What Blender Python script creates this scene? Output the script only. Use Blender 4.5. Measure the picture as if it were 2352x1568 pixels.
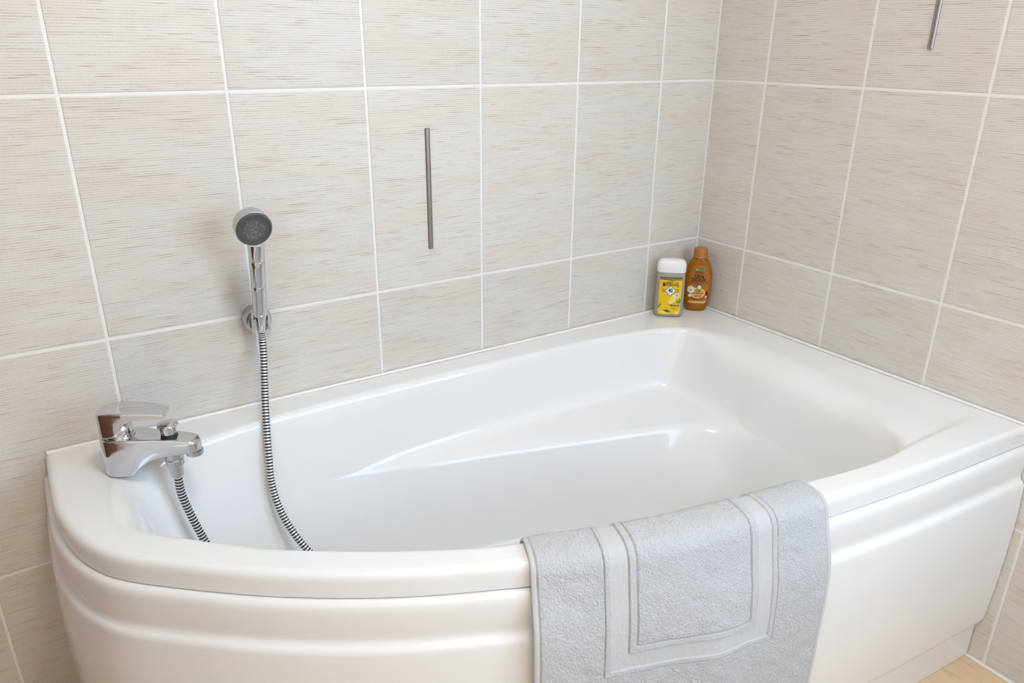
import bpy, math, random
import numpy as np
from mathutils import Vector, Matrix

for o in list(bpy.data.objects):
    bpy.data.objects.remove(o, do_unlink=True)
scene = bpy.context.scene
COL = scene.collection
PI = math.pi

# ------------------------------------------------------------------ camera
cam_data = bpy.data.cameras.new('camera')
cam_data.sensor_fit = 'HORIZONTAL'
cam_data.sensor_width = 36.0
cam_data.lens = 36.0 * 1715.9 / 2352.0
cam_data.clip_start = 0.02
cam = bpy.data.objects.new('camera', cam_data)
COL.objects.link(cam)
cam.location = (-1.5086, -1.3829, 1.2072)
cam.rotation_euler = (math.radians(68.399), math.radians(-0.4635), math.radians(-33.1496))
scene.camera = cam

# ------------------------------------------------------------------ light / exposure
FILL_WINDOW_STRENGTH = 5.8
WINDOW_COLOR = (0.53, 0.74, 1.0)
WALL_FILL_STRENGTH = 2.6
SIDE_STRENGTH = 18.0
FILL_LAMP_STRENGTH = 41.0
FILL_LAMP_COLOR = (1.0, 0.92, 0.79)
scene.view_settings.view_transform = 'Standard'
scene.view_settings.look = 'None'
scene.view_settings.exposure = 0.06
scene.view_settings.gamma = 1.0
scene.view_settings.use_curve_mapping = False
scene.cycles.caustics_reflective = False
scene.cycles.caustics_refractive = False
scene.cycles.max_bounces = 7
scene.cycles.transmission_bounces = 5
world = bpy.data.worlds.new('world')
scene.world = world
world.use_nodes = True
world.node_tree.nodes['Background'].inputs[0].default_value = (0.75, 0.87, 1.0, 1)
world.node_tree.nodes['Background'].inputs[1].default_value = 1.0

# ------------------------------------------------------------------ helpers
def link(o, parent=None):
    COL.objects.link(o)
    if parent is not None:
        o.parent = parent
    return o

def mesh_obj(name, verts, faces, mat=None, parent=None, smooth=None, mats=None, midx=None):
    me = bpy.data.meshes.new(name)
    me.from_pydata([tuple(map(float, v)) for v in verts], [], [tuple(int(i) for i in f) for f in faces])
    if mats:
        for m in mats:
            me.materials.append(m)
        me.polygons.foreach_set('material_index', midx)
    elif mat:
        me.materials.append(mat)
    me.update()
    if smooth is not None:
        me.polygons.foreach_set('use_smooth', [True] * len(me.polygons))
        me.set_sharp_from_angle(angle=math.radians(smooth))
    o = bpy.data.objects.new(name, me)
    return link(o, parent)

def thing(name, label, cat, loc=(0, 0, 0), rotz=0, group=None):
    o = bpy.data.objects.new(name, None)
    o.empty_display_size = 0.05
    o.location = loc
    o.rotation_euler = (0, 0, rotz)
    tag(o, label, cat, group)
    return link(o)

def tag(o, label=None, cat=None, group=None, kind=None):
    if label: o['label'] = label
    if cat: o['category'] = cat
    if group: o['group'] = group
    if kind: o['kind'] = kind
    return o

def box_geo(x0, x1, y0, y1, z0, z1):
    v = [(x0, y0, z0), (x1, y0, z0), (x1, y1, z0), (x0, y1, z0), (x0, y0, z1), (x1, y0, z1), (x1, y1, z1), (x0, y1, z1)]
    f = [(0, 3, 2, 1), (4, 5, 6, 7), (0, 1, 5, 4), (1, 2, 6, 5), (2, 3, 7, 6), (3, 0, 4, 7)]
    return v, f

class Geo:
    def __init__(s):
        s.v = []; s.f = []
    def add(s, v, f):
        n = len(s.v)
        s.v += [tuple(p) for p in v]
        s.f += [tuple(i + n for i in q) for q in f]
        return s
    def box(s, *a):
        return s.add(*box_geo(*a))
    def build(s, name, mat, parent=None, smooth=None):
        return mesh_obj(name, s.v, s.f, mat, parent, smooth)

def rings_geo(rings, cap0=True, cap1=True, closed=True):
    n = len(rings[0])
    v = [p for r in rings for p in r]
    f = []
    for i in range(len(rings) - 1):
        for j in range(n if closed else n - 1):
            a = i * n + j; b = i * n + (j + 1) % n
            f.append((a, b, b + n, a + n))
    if cap0: f.append(tuple(reversed(range(n))))
    if cap1: f.append(tuple((len(rings) - 1) * n + j for j in range(n)))
    return v, f

def lathe_geo(profile, n=40, axis=(0, 0, 1), origin=(0, 0, 0), cap0=True, cap1=True):
    """profile: (radius, height) along axis."""
    ax = Vector(axis).normalized()
    e1 = ax.orthogonal().normalized(); e2 = ax.cross(e1)
    o = Vector(origin)
    rings = []
    for r, h in profile:
        rings.append([tuple(o + ax * h + (e1 * math.cos(t) + e2 * math.sin(t)) * max(r, 1e-5))
                      for t in [2 * PI * k / n for k in range(n)]])
    return rings_geo(rings, cap0, cap1)

def catmull(P, n=12, closed=False):
    P = np.array(P, float); m = len(P); out = []
    for i in range(m if closed else m - 1):
        if closed:
            p0, p1, p2, p3 = P[(i - 1) % m], P[i], P[(i + 1) % m], P[(i + 2) % m]
        else:
            p0, p1, p2, p3 = P[max(i - 1, 0)], P[i], P[i + 1], P[min(i + 2, m - 1)]
        for t in np.linspace(0, 1, n, endpoint=False):
            out.append(.5 * (2 * p1 + (p2 - p0) * t + (2 * p0 - 5 * p1 + 4 * p2 - p3) * t * t + (3 * p1 - p0 - 3 * p2 + p3) * t ** 3))
    if not closed: out.append(P[-1])
    return np.array(out)

def resample(P, step):
    s = np.r_[0, np.cumsum(np.linalg.norm(np.diff(P, axis=0), axis=1))]
    n = max(2, int(round(s[-1] / step)) + 1)
    t = np.linspace(0, s[-1], n)
    return np.stack([np.interp(t, s, P[:, k]) for k in range(P.shape[1])], 1)

def sweep_frames(P):
    T = np.gradient(P, axis=0); T /= np.linalg.norm(T, axis=1)[:, None]
    u = np.cross(T[0], [0.3, 0.2, 1.0]); u /= np.linalg.norm(u)
    U = [u]
    for i in range(1, len(P)):
        u = U[-1] - T[i] * np.dot(U[-1], T[i]); U.append(u / np.linalg.norm(u))
    U = np.array(U); V = np.cross(T, U)
    return T, U, V

def tube_geo(P, radii, n=12, cap=True):
    T, U, V = sweep_frames(P)
    rings = []
    for i in range(len(P)):
        r = radii[i] if hasattr(radii, '__len__') else radii
        rings.append([tuple(P[i] + r * (U[i] * math.cos(t) + V[i] * math.sin(t))) for t in [2 * PI * k / n for k in range(n)]])
    return rings_geo(rings, cap, cap)

# ------------------------------------------------------------------ materials
def new_mat(name):
    m = bpy.data.materials.new(name); m.use_nodes = True
    nt = m.node_tree
    return m, nt, nt.nodes['Principled BSDF']

def N(nt, t, **kw):
    n = nt.nodes.new(t)
    for k, v in kw.items():
        if k == 'inp':
            for a, b in v.items(): n.inputs[a].default_value = b
        else: setattr(n, k, v)
    return n

def math_n(nt, op, a, b=None, c=None, clamp=False):
    n = nt.nodes.new('ShaderNodeMath'); n.operation = op; n.use_clamp = clamp
    for i, x in enumerate((a, b, c)):
        if x is None: continue
        if isinstance(x, (int, float)): n.inputs[i].default_value = x
        else: nt.links.new(x, n.inputs[i])
    return n.outputs[0]

def mixc(nt, fac, a, b, mode='MIX'):
    n = nt.nodes.new('ShaderNodeMix'); n.data_type = 'RGBA'; n.blend_type = mode
    for s, x in ((n.inputs[0], fac), (n.inputs[6], a), (n.inputs[7], b)):
        if isinstance(x, (int, float)): s.default_value = x
        elif isinstance(x, tuple): s.default_value = (*x, 1)
        else: nt.links.new(x, s)
    return n.outputs[2]

def remap(nt, x, a, b, c=0.0, d=1.0):
    n = nt.nodes.new('ShaderNodeMapRange'); n.clamp = True; n.interpolation_type = 'SMOOTHSTEP'
    nt.links.new(x, n.inputs[0])
    for i, val in enumerate((a, b, c, d)): n.inputs[i + 1].default_value = val
    return n.outputs[0]

def plain(name, color, rough=0.4, metal=0.0, spec=0.5, coat=0.0, bump=None):
    m, nt, b = new_mat(name)
    b.inputs['Base Color'].default_value = (*color, 1)
    b.inputs['Roughness'].default_value = rough
    b.inputs['Metallic'].default_value = metal
    b.inputs['Specular IOR Level'].default_value = spec
    b.inputs['Coat Weight'].default_value = coat
    tc = N(nt, 'ShaderNodeTexCoord')
    nz = N(nt, 'ShaderNodeTexNoise', inp={'Scale': bump[0] if bump else 30.0, 'Detail': 1.0 if bump else 0.0})
    nt.links.new(tc.outputs['Object'], nz.inputs['Vector'])
    # slight unevenness in gloss
    r = remap(nt, nz.outputs[0], 0.3, 0.7, max(rough - 0.02, 0), rough + 0.03)
    nt.links.new(r, b.inputs['Roughness'])
    if bump:
        bp = N(nt, 'ShaderNodeBump', inp={'Strength': bump[1], 'Distance': bump[2]})
        nt.links.new(nz.outputs[0], bp.inputs['Height']); nt.links.new(bp.outputs[0], b.inputs['Normal'])
    return m

def emit(name, color, strength):
    m = bpy.data.materials.new(name); m.use_nodes = True; nt = m.node_tree
    nt.nodes.clear()
    e = N(nt, 'ShaderNodeEmission'); e.inputs[0].default_value = (*color, 1); e.inputs[1].default_value = strength
    o = N(nt, 'ShaderNodeOutputMaterial'); nt.links.new(e.outputs[0], o.inputs[0])
    return m

def woven(name, base, dark, streak, ax_u, ax_v, pitch=0.004, contrast=1.0, rough=0.42):
    """grass-cloth ceramic: fine horizontal threads, cross threads, tan slubs. u = along threads, v = across."""
    m, nt, b = new_mat(name)
    tc = N(nt, 'ShaderNodeTexCoord'); oi = N(nt, 'ShaderNodeObjectInfo')
    sp = N(nt, 'ShaderNodeSeparateXYZ'); nt.links.new(tc.outputs['Object'], sp.inputs[0])
    u = sp.outputs[ax_u]; v = sp.outputs[ax_v]
    rnd = math_n(nt, 'MULTIPLY', oi.outputs['Random'], 37.0)
    def noise(us, vs, off, detail=2.0, vsrc=None):
        c = N(nt, 'ShaderNodeCombineXYZ')
        nt.links.new(math_n(nt, 'MULTIPLY', u, us), c.inputs[0])
        nt.links.new(math_n(nt, 'MULTIPLY', vsrc if vsrc is not None else v, vs), c.inputs[1])
        nt.links.new(math_n(nt, 'ADD', rnd, off), c.inputs[2])
        n = N(nt, 'ShaderNodeTexNoise', inp={'Scale': 1.0, 'Detail': detail, 'Roughness': 0.55})
        nt.links.new(c.outputs[0], n.inputs['Vector'])
        return n.outputs[0]
    wob = math_n(nt, 'MULTIPLY', math_n(nt, 'SUBTRACT', noise(9, 45, 3.1, 1.0), 0.5), 0.0032)
    vv = math_n(nt, 'ADD', v, wob)
    q = math_n(nt, 'DIVIDE', vv, pitch)
    fr = math_n(nt, 'FRACT', math_n(nt, 'ADD', q, 100.0))
    idx = math_n(nt, 'FLOOR', q)
    d = math_n(nt, 'ABSOLUTE', math_n(nt, 'SUBTRACT', fr, 0.5))
    thick = remap(nt, noise(24, 7.31, 9.0, 0.0, idx), 0.3, 0.75, 0.02, 0.17)
    line = math_n(nt, 'SUBTRACT', 1.0, math_n(nt, 'DIVIDE', d, math_n(nt, 'ADD', thick, 0.12)), clamp=True)
    inten = remap(nt, noise(16, 3.77, 1.7, 1.0, idx), 0.28, 0.74, 0.30, 1.0)
    dash = remap(nt, noise(560, 5.13, 2.2, 0.0, idx), 0.34, 0.55, 0.42, 1.0)
    lin = math_n(nt, 'MULTIPLY', math_n(nt, 'MULTIPLY', line, inten), dash)
    slub = remap(nt, noise(17, 140, 5.5, 2.0), 0.56, 0.69)
    slub2 = math_n(nt, 'MULTIPLY', slub, math_n(nt, 'ADD', math_n(nt, 'MULTIPLY', line, 0.85), 0.10))
    tint = remap(nt, noise(7, 22, 7.7, 0.0), 0.35, 0.7)
    c0 = mixc(nt, math_n(nt, 'MULTIPLY', tint, 0.6), base, tuple(x * y for x, y in zip(base, (0.985, 0.92, 0.87))))
    val = remap(nt, oi.outputs['Random'], 0, 1, 0.0, 0.05)
    c1 = mixc(nt, math_n(nt, 'MULTIPLY', lin, 0.80 * contrast), c0, dark)
    c2 = mixc(nt, math_n(nt, 'MULTIPLY', slub2, 0.9 * contrast), c1, streak)
    c3 = mixc(nt, val, c2, (0.1, 0.09, 0.08))
    nt.links.new(c3, b.inputs['Base Color'])
    b.inputs['Roughness'].default_value = rough
    b.inputs['Specular IOR Level'].default_value = 0.4
    return m

TILE_BASE = (0.745, 0.717, 0.670)
TILE_DARK = (0.35, 0.295, 0.25)
TILE_STREAK = (0.46, 0.30, 0.205)
M_TILE_BACK = woven('tile_woven_x', TILE_BASE, TILE_DARK, TILE_STREAK, 0, 2)
M_TILE_RIGHT = woven('tile_woven_y', TILE_BASE, TILE_DARK, TILE_STREAK, 1, 2)
M_FLOOR_TILE = woven('floor_tile_woven', (0.80, 0.60, 0.38), (0.42, 0.29, 0.165), (0.33, 0.20, 0.10), 1, 0, pitch=0.0042, rough=0.35)
M_GROUT = plain('white_grout', (0.86, 0.855, 0.84), 0.6, bump=(400.0, 0.15, 0.0004))
M_PLASTER = plain('warm_white_plaster', (0.80, 0.78, 0.75), 0.7)
M_CEIL = plain('ceiling_paint', (0.85, 0.84, 0.82), 0.8)
M_ACRYLIC = plain('white_acrylic', (0.86, 0.86, 0.86), 0.13, coat=0.15)
M_PANEL = plain('white_acrylic_panel', (0.86, 0.855, 0.85), 0.10, coat=0.25)
M_SEAL = plain('white_sealant', (0.88, 0.88, 0.87), 0.35)
M_CHROME = plain('chrome', (0.66, 0.66, 0.675), 0.09, 1.0, bump=(220.0, 0.03, 0.0004))
M_CHROME_DULL = plain('limescaled_chrome', (0.55, 0.55, 0.56), 0.22, 1.0, bump=(900.0, 0.08, 0.0003))
M_STEEL = plain('brushed_steel', (0.36, 0.335, 0.32), 0.32, 1.0)
M_BLACKRUB = plain('black_rubber', (0.02, 0.022, 0.026), 0.35)
M_DARKRING = plain('dark_grey_plastic', (0.085, 0.088, 0.092), 0.3)
M_HOSE_LIGHT = plain('hose_silver', (0.78, 0.78, 0.77), 0.30, 0.55)
M_HOSE_DARK = plain('hose_black', (0.012, 0.013, 0.015), 0.3)
M_DOOR = plain('brown_wood', (0.16, 0.055, 0.03), 0.4)
M_PVC = plain('white_pvc', (0.85, 0.85, 0.85), 0.3)
M_FILL_PANE = emit('frosted_fill_pane', WINDOW_COLOR, FILL_WINDOW_STRENGTH)
M_PANE_SIDE = emit('frosted_daylit_pane_side', WINDOW_COLOR, SIDE_STRENGTH)
M_WALL_FILL = emit('lit_fill_panel', (1.0, 0.74, 0.45), WALL_FILL_STRENGTH)
M_FILL_LAMP = emit('lit_fill_diffuser', FILL_LAMP_COLOR, FILL_LAMP_STRENGTH)

# ------------------------------------------------------------------ room shell
RX0, RY0, H = -2.15, -2.32, 2.45          # left wall x, front wall y, ceiling height
TW, TH, JO = 0.2511, 0.40, 0.005           # tile pitch and joint
COL_A, COL_B = 0.1784, 0.1599              # first joint from the corner on either wall
ROW0 = 1.131
TT = 0.008
WIN = (-0.82, -0.04, 0.92, 2.05)           # opening for the added window in front wall (x0,x1,z0,z1)
WIN_R = (-2.27, -1.75, 0.95, 1.80)         # window opening in right wall (y0,y1,z0,z1)

def struct(name, geo, mat, label):
    o = geo.build(name, mat); tag(o, kind='structure', label=label); return o

wall_back = struct('wall_back', Geo().box(RX0 - 0.1, 0.1, 0.0012, 0.12, -0.1, H), M_GROUT, 'wall behind the bath, covered in beige woven-look tiles')
g = Geo()
y0, y1, z0, z1 = WIN_R
g.box(0.0012, 0.12, y1, 0.0012, -0.1, H); g.box(0.0012, 0.12, RY0 - 0.1, y0, -0.1, H)
g.box(0.0012, 0.12, y0, y1, -0.1, z0); g.box(0.0012, 0.12, y0, y1, z1, H)
wall_right = struct('wall_right', g, M_GROUT, 'side wall at the right end of the bath, beige woven-look tiles')
wall_left = struct('wall_left', Geo().box(RX0 - 0.1, RX0, RY0, 0.0012, 0, H), M_PLASTER, 'plain plastered wall at the left of the room')
g = Geo()
x0, x1, z0, z1 = WIN
g.box(RX0 - 0.1, x0, RY0 - 0.1, RY0, 0, H); g.box(x1, 0.0012, RY0 - 0.1, RY0, 0, H)
g.box(x0, x1, RY0 - 0.1, RY0, 0, z0); g.box(x0, x1, RY0 - 0.1, RY0, z1, H)
wall_front = struct('wall_front', g, M_PLASTER, 'plain plastered wall opposite the bath, with an added window')
ceiling = struct('ceiling', Geo().box(RX0 - 0.1, 0.12, RY0 - 0.1, 0.12, H, H + 0.1), M_CEIL, 'white painted ceiling')
floor = struct('floor', Geo().box(RX0, 0.0012, RY0, 0.0012, -0.1, -0.0012), M_GROUT, 'floor of tan woven-look tiles')

_tile_cache = {}
def tile_mesh(w, h, mat, axis):
    """pillowed slab centred on the origin; front face at 0 on the room side."""
    key = (round(w, 5), round(h, 5), axis)
    if key in _tile_cache: return _tile_cache[key]
    def ring(ins, dep):
        a, b = w / 2 - ins, h / 2 - ins
        pts = [(-a, -b), (a, -b), (a, b), (-a, b)]
        if axis == 'y': return [(p[0], dep, p[1]) for p in pts]
        if axis == 'x': return [(dep, -p[0], p[1]) for p in pts]
        return [(p[0], p[1], -dep) for p in pts]
    rings = [ring(0, TT), ring(0, 0.0010), ring(0.0009, 0.0002), ring(0.0022, 0.0)]
    v, f = rings_geo(rings)
    me = bpy.data.meshes.new('tile'); me.from_pydata(v, [], f); me.materials.append(mat); me.update()
    _tile_cache[key] = me
    return me

def put_tile(parent, me, loc):
    o = bpy.data.objects.new('tile', me); o.location = loc; link(o, parent)

def spans(first, pitch, lo, hi):
    """tile extents between joints, joints at first + k*pitch"""
    js = [lo] + [j for j in [first + k * pitch for k in range(-20, 40)] if lo + 0.02 < j < hi - 0.02] + [hi]
    out = []
    for i in range(len(js) - 1):
        a = js[i] + (JO / 2 if i else 0.002); b = js[i + 1] - (JO / 2 if i < len(js) - 2 else 0.002)
        out.append((a, b))
    return out

ROWS = spans(ROW0, TH, 0.0, H)
for (xa, xb) in spans(-COL_A, TW, RX0, 0.0):
    for (za, zb) in ROWS:
        put_tile(wall_back, tile_mesh(xb - xa, zb - za, M_TILE_BACK, 'y'), ((xa + xb) / 2, 0, (za + zb) / 2))
def cut(r, w):
    (a, b, c, d), (y0, y1, z0, z1) = r, w
    if b <= y0 or a >= y1 or d <= z0 or c >= z1: return [r]
    out = []
    if c < z0: out.append((a, b, c, z0))
    if d > z1: out.append((a, b, z1, d))
    c2, d2 = max(c, z0), min(d, z1)
    if a < y0: out.append((a, y0, c2, d2))
    if b > y1: out.append((y1, b, c2, d2))
    return out
for (ya, yb) in spans(-COL_B, TW, RY0, 0.0):
    for (za, zb) in ROWS:
        for (a, b, c, d) in cut((ya, yb, za, zb), WIN_R):
            if b - a < 0.01 or d - c < 0.01: continue
            put_tile(wall_right, tile_mesh(b - a, d - c, M_TILE_RIGHT, 'x'), (0, (a + b) / 2, (c + d) / 2))
for (xa, xb) in spans(-0.30, 0.335, RX0, -0.004):
    for (ya, yb) in spans(-0.76, 0.335, RY0, -0.004):
        put_tile(floor, tile_mesh(xb - xa, yb - ya, M_FLOOR_TILE, 'z'), ((xa + xb) / 2, (ya + yb) / 2, 0))

# added window (front wall, behind the camera), door, added ceiling lamp
win = bpy.data.objects.new('fill_window', None); link(win); tag(win, kind='structure', label='unseen white framed frosted window added opposite the bath to even out the light')  # extra window, added to spread daylight evenly over the back wall
g = Geo(); e = 0.045; wy = RY0 - 0.05
g.box(x0, x1, wy, wy + .045, z0, z0 + e); g.box(x0, x1, wy, wy + .045, z1 - e, z1)
g.box(x0, x0 + e, wy, wy + .045, z0 + e, z1 - e); g.box(x1 - e, x1, wy, wy + .045, z0 + e, z1 - e)
g.build('window_frame', M_PVC, win)
Geo().box(x0 + e, x1 - e, wy + .018, wy + .028, z0 + e, z1 - e).build('window_pane', M_FILL_PANE, win)
Geo().box(x0 - 0.02, x1 + 0.02, RY0, RY0 + 0.03, z0 - 0.02, z0).build('window_sill', M_PVC, win)
win2 = bpy.data.objects.new('window_2', None); link(win2); tag(win2, kind='structure', label='white framed frosted window in the right-hand wall')
y0, y1, z0, z1 = WIN_R
g = Geo()
g.box(0.02, 0.065, y0, y1, z0, z0 + e); g.box(0.02, 0.065, y0, y1, z1 - e, z1)
g.box(0.02, 0.065, y0, y0 + e, z0 + e, z1 - e); g.box(0.02, 0.065, y1 - e, y1, z0 + e, z1 - e)
g.build('window_frame', M_PVC, win2)
Geo().box(0.038, 0.048, y0 + e, y1 - e, z0 + e, z1 - e).build('window_pane', M_PANE_SIDE, win2)
Geo().box(-0.02, 0.0, y0 - 0.02, y1 + 0.02, z0 - 0.02, z0).build('window_sill', M_PVC, win2)
door = bpy.data.objects.new('door_1', None); link(door); tag(door, kind='structure', label='dark brown wooden door in the left wall')
Geo().box(RX0, RX0 + 0.03, -0.83, -0.05, 0.005, 2.04).build('door_leaf', M_DOOR, door)
g = Geo()
g.add(*lathe_geo([(0.026, 0), (0.026, 0.006), (0.01, 0.008), (0.009, 0.04)], 20, (1, 0, 0), (RX0 + 0.03, -0.12, 1.03)))
g.add(*tube_geo(np.array([(RX0 + 0.068, -0.12, 1.03), (RX0 + 0.07, -0.18, 1.03), (RX0 + 0.07, -0.24, 1.03)]), 0.009, 10))
g.build('door_handle', M_CHROME, door, 40)
lamp = thing('ceiling_fill_lamp', 'unseen round opal lamp added above the middle of the room for fill light', 'lamp', (-1.1, -1.15, H))  # out of view, added as general fill light
g = Geo().add(*lathe_geo([(0.20, 0.0), (0.20, -0.03), (0.185, -0.035)], 40, (0, 0, 1), (0, 0, 0))); g.build('fill_lamp_base', M_PVC, lamp, 40)
g = Geo().add(*lathe_geo([(0.18, -0.0355), (0.178, -0.055), (0.15, -0.072), (0.08, -0.083), (0.0, -0.085)], 40)); g.build('fill_diffuser', M_FILL_LAMP, lamp, 60)

wl = thing('wall_fill_panel', 'unseen wall lamp widened into a soft warm fill panel, left of the wall opposite the bath', 'lamp', (-1.80, RY0, 1.25))  # inferred warm lamp, enlarged to a broad panel so its fill stays soft
Geo().box(-.30, .30, 0, .018, -.35, .35).build('back_plate', M_PVC, wl)
Geo().box(-.285, .285, .0185, .040, -.335, .335).build('fill_diffuser', M_WALL_FILL, wl)

# ------------------------------------------------------------------ bathtub
DZ, LZ = 0.548, 0.508                       # deck and lower edge of the lip
LIP = [(-1.564, 0), (-1.5642, -.05), (-1.5642, -.125), (-1.562, -.198), (-1.547, -.278), (-1.524, -.337), (-1.492, -.383), (-1.431, -.441), (-1.374, -.49),
       (-1.313, -.5375), (-1.238, -.588), (-1.16, -.633), (-1.079, -.672), (-1.0, -.706), (-.85, -.7565), (-.68, -.794), (-.52, -.820),
       (-.40, -.836), (-.27, -.850), (-.14, -.861), (0, -.872)]
lipD = resample(catmull(LIP, 40), 0.004)
lipS = np.r_[0, np.cumsum(np.linalg.norm(np.diff(lipD, axis=0), axis=1))]
lipT = np.gradient(lipD, axis=0)
for _ in range(12):                          # soften the measured tangents
    lipT[1:-1] = (lipT[:-2] + lipT[1:-1] * 2 + lipT[2:]) / 4
lipT /= np.linalg.norm(lipT, axis=1)[:, None]
lipN = np.stack([lipT[:, 1], -lipT[:, 0]], 1)
if lipN[0][0] > 0: lipN = -lipN
def lip_at(s):
    p = np.stack([np.interp(s, lipS, lipD[:, k]) for k in (0, 1)], -1)
    n = np.stack([np.interp(s, lipS, lipN[:, k]) for k in (0, 1)], -1)
    return p, n / np.linalg.norm(n, axis=-1, keepdims=True)

R_IN = [(-1.458, -.215), (-1.456, -.279), (-1.440, -.335), (-1.392, -.395), (-1.318, -.464), (-1.267, -.502), (-1.188, -.554), (-1.107, -.601),
        (-1.022, -.642), (-.85, -.695), (-.68, -.735), (-.511, -.767), (-.40, -.786), (-.303, -.790), (-.254, -.769), (-.224, -.727), (-.192, -.62), (-.177, -.48),
        (-.167, -.322), (-.161, -.235), (-.162, -.180), (-.184, -.143), (-.246, -.114), (-.417, -.089), (-.564, -.083), (-.698, -.080), (-.821, -.077), (-1.046, -.074),
        (-1.15, -.078), (-1.235, -.086), (-1.324, -.104), (-1.40, -.128), (-1.436, -.150), (-1.453, -.180)]
L_IN = [(-1.418, -.24), (-1.408, -.30), (-1.372, -.36), (-1.27, -.455), (-1.17, -.52), (-1.02, -.60), (-.85, -.65), (-.68, -.69), (-.5, -.722), (-.37, -.735), (-.305, -.72), (-.267, -.665),
        (-.237, -.55), (-.223, -.404), (-.219, -.279), (-.221, -.190), (-.240, -.150), (-.29, -.133), (-.34, -.126), (-.586, -.113), (-.737, -.113), (-.883, -.112), (-1.05, -.112), (-1.2, -.12),
        (-1.3, -.137), (-1.372, -.160), (-1.408, -.19)]
E_IN = L_IN[:13] + [(-.232, -.475), (-.246, -.415), (-.279, -.358), (-.335, -.315), (-.40, -.290), (-.465, -.269), (-.648, -.209), (-.79, -.168), (-.934, -.138), (-1.06, -.1215), (-1.2, -.1215)] + L_IN[24:]
F_IN = [(-1.33, -.26), (-1.29, -.33), (-1.2, -.41), (-1.05, -.50), (-.85, -.56), (-.65, -.605), (-.5, -.62), (-.4, -.61), (-.362, -.575), (-.345, -.515), (-.362, -.455), (-.425, -.398), (-.5, -.354),
        (-.66, -.290), (-.8, -.245), (-.95, -.208), (-1.1, -.19), (-1.22, -.187), (-1.29, -.190), (-1.322, -.200), (-1.335, -.222)]
CEN = np.array([-0.80, -0.385])
def radial(poly, th):
    """distance from CEN to a closed polygon along each angle"""
    P = np.asarray(poly) - CEN; Q = np.roll(P, -1, axis=0)
    d = np.stack([np.cos(th), np.sin(th)], 1)
    E = Q - P
    den = d[:, None, 0] * E[None, :, 1] - d[:, None, 1] * E[None, :, 0]
    den = np.where(np.abs(den) < 1e-12, 1e-12, den)
    t = (P[None, :, 0] * E[None, :, 1] - P[None, :, 1] * E[None, :, 0]) / den
    w = (P[None, :, 0] * d[:, None, 1] - P[None, :, 1] * d[:, None, 0]) / den
    ok = (t > 0) & (w >= -1e-9) & (w <= 1 + 1e-9)
    return np.where(ok, t, 1e9).min(1)
gap = 0.002
O_OUT = [(min(x, -gap), min(y, -gap)) for x, y in lipD] + [(-gap, -gap)]
th_list = list(np.linspace(-PI, PI, 720, endpoint=False))
for c in [(-1.564, -gap), (-gap, -gap), (-gap, lipD[-1][1]), (-.184, -.143)]:
    th_list.append(math.atan2(c[1] - CEN[1], c[0] - CEN[0]))
TH_ = np.array(sorted(set(np.round(th_list, 6))))
rO = radial(O_OUT, TH_)
rR = radial(catmull(R_IN, 10, True), TH_); rL = radial(catmull(L_IN, 10, True), TH_)
rE = np.minimum(radial(catmull(E_IN, 10, True), TH_), rL); rF = radial(catmull(F_IN, 10, True), TH_)
def circ_smooth(a, n):
    for _ in range(n): a = (np.roll(a, 1) + 2 * a + np.roll(a, -1)) / 4
    return a
led = np.clip((rL - rE - .003) / .035, 0, 1); led = circ_smooth(led * led * (3 - 2 * led), 60)
rW = rR + (rF - rR) * .30                                   # plain sloping wall where there is no ledge
rL = led * rL + (1 - led) * rW
rE = led * rE + (1 - led) * (rR + (rF - rR) * .33)
rE = np.minimum(rE, rL - .0005)
def sstep(x, a, b):
    t = np.clip((x - a) / (b - a), 0, 1); return t * t * (3 - 2 * t)
def fillet_path(pts, rad, nf=7):
    """round the corners of (r,z) polyline; same point count for every call"""
    out = [np.array(pts[0])]
    P = [np.array(p, float) for p in pts]
    for i in range(1, len(P) - 1):
        a, b, c = P[i - 1], P[i], P[i + 1]
        la, lc = np.linalg.norm(a - b), np.linalg.norm(c - b)
        ta, tc = min(rad[i], .47 * la), min(rad[i], .47 * lc)
        p = b + (a - b) / max(la, 1e-9) * ta; q = b + (c - b) / max(lc, 1e-9) * tc
        if i == 3:                                     # long flat deck: add rings before the rim
            s = out[-1]
            for k in range(1, 26): out.append(s + (p - s) * k / 26)
        elif i > 3:
            s = out[-1]
            for k in range(1, 4): out.append(s + (p - s) * k / 4)
        for k in range(nf + 1):
            t = k / nf
            out.append((1 - t) ** 2 * p + 2 * t * (1 - t) * b + t * t * q)
    s = out[-1]
    for k in range(1, 6): out.append(s + (P[-1] - s) * k / 5)
    return out
def sstep(x, a, b):
    t = np.clip((x - a) / (b - a), 0, 1); return t * t * (3 - 2 * t)
columns = []
for k, th in enumerate(TH_):
    cx, cy = math.cos(th), math.sin(th)
    pr = CEN + rR[k] * np.array([cx, cy])
    soft = 0.013 + 0.05 * sstep(pr[0], -.30, -.18) * sstep(-pr[1], .17, .30) * sstep(pr[1], -.75, -.62) + 0.03 * sstep(-pr[0], 1.36, 1.43) * sstep(-pr[1], .1, .16) * sstep(pr[1], -.40, -.28)
    prof = fillet_path([(rO[k] - .02, LZ), (rO[k], LZ), (rO[k] - .0006, DZ), (rR[k], DZ), (rL[k], .402), (rE[k], .393), (rF[k], .172), (0.004, .166)],
                       [0, .0035, .015, soft, .02, .02, .10, 0])
    col = []
    for r, z in prof:
        x, y = CEN[0] + r * cx, CEN[1] + r * cy
        # corner deck sits a little lower than the front rail
        if z > DZ - .02:
            dn = 0.0045 * sstep(y, -.796, -.782) * sstep(x, -.36, -.26) * sstep(-x, .02, .10) * sstep(-y, .42, .60)
            z -= dn
        col.append((x, y, z))
    columns.append(col)
nr = len(columns[0]); nc = len(columns)
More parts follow.
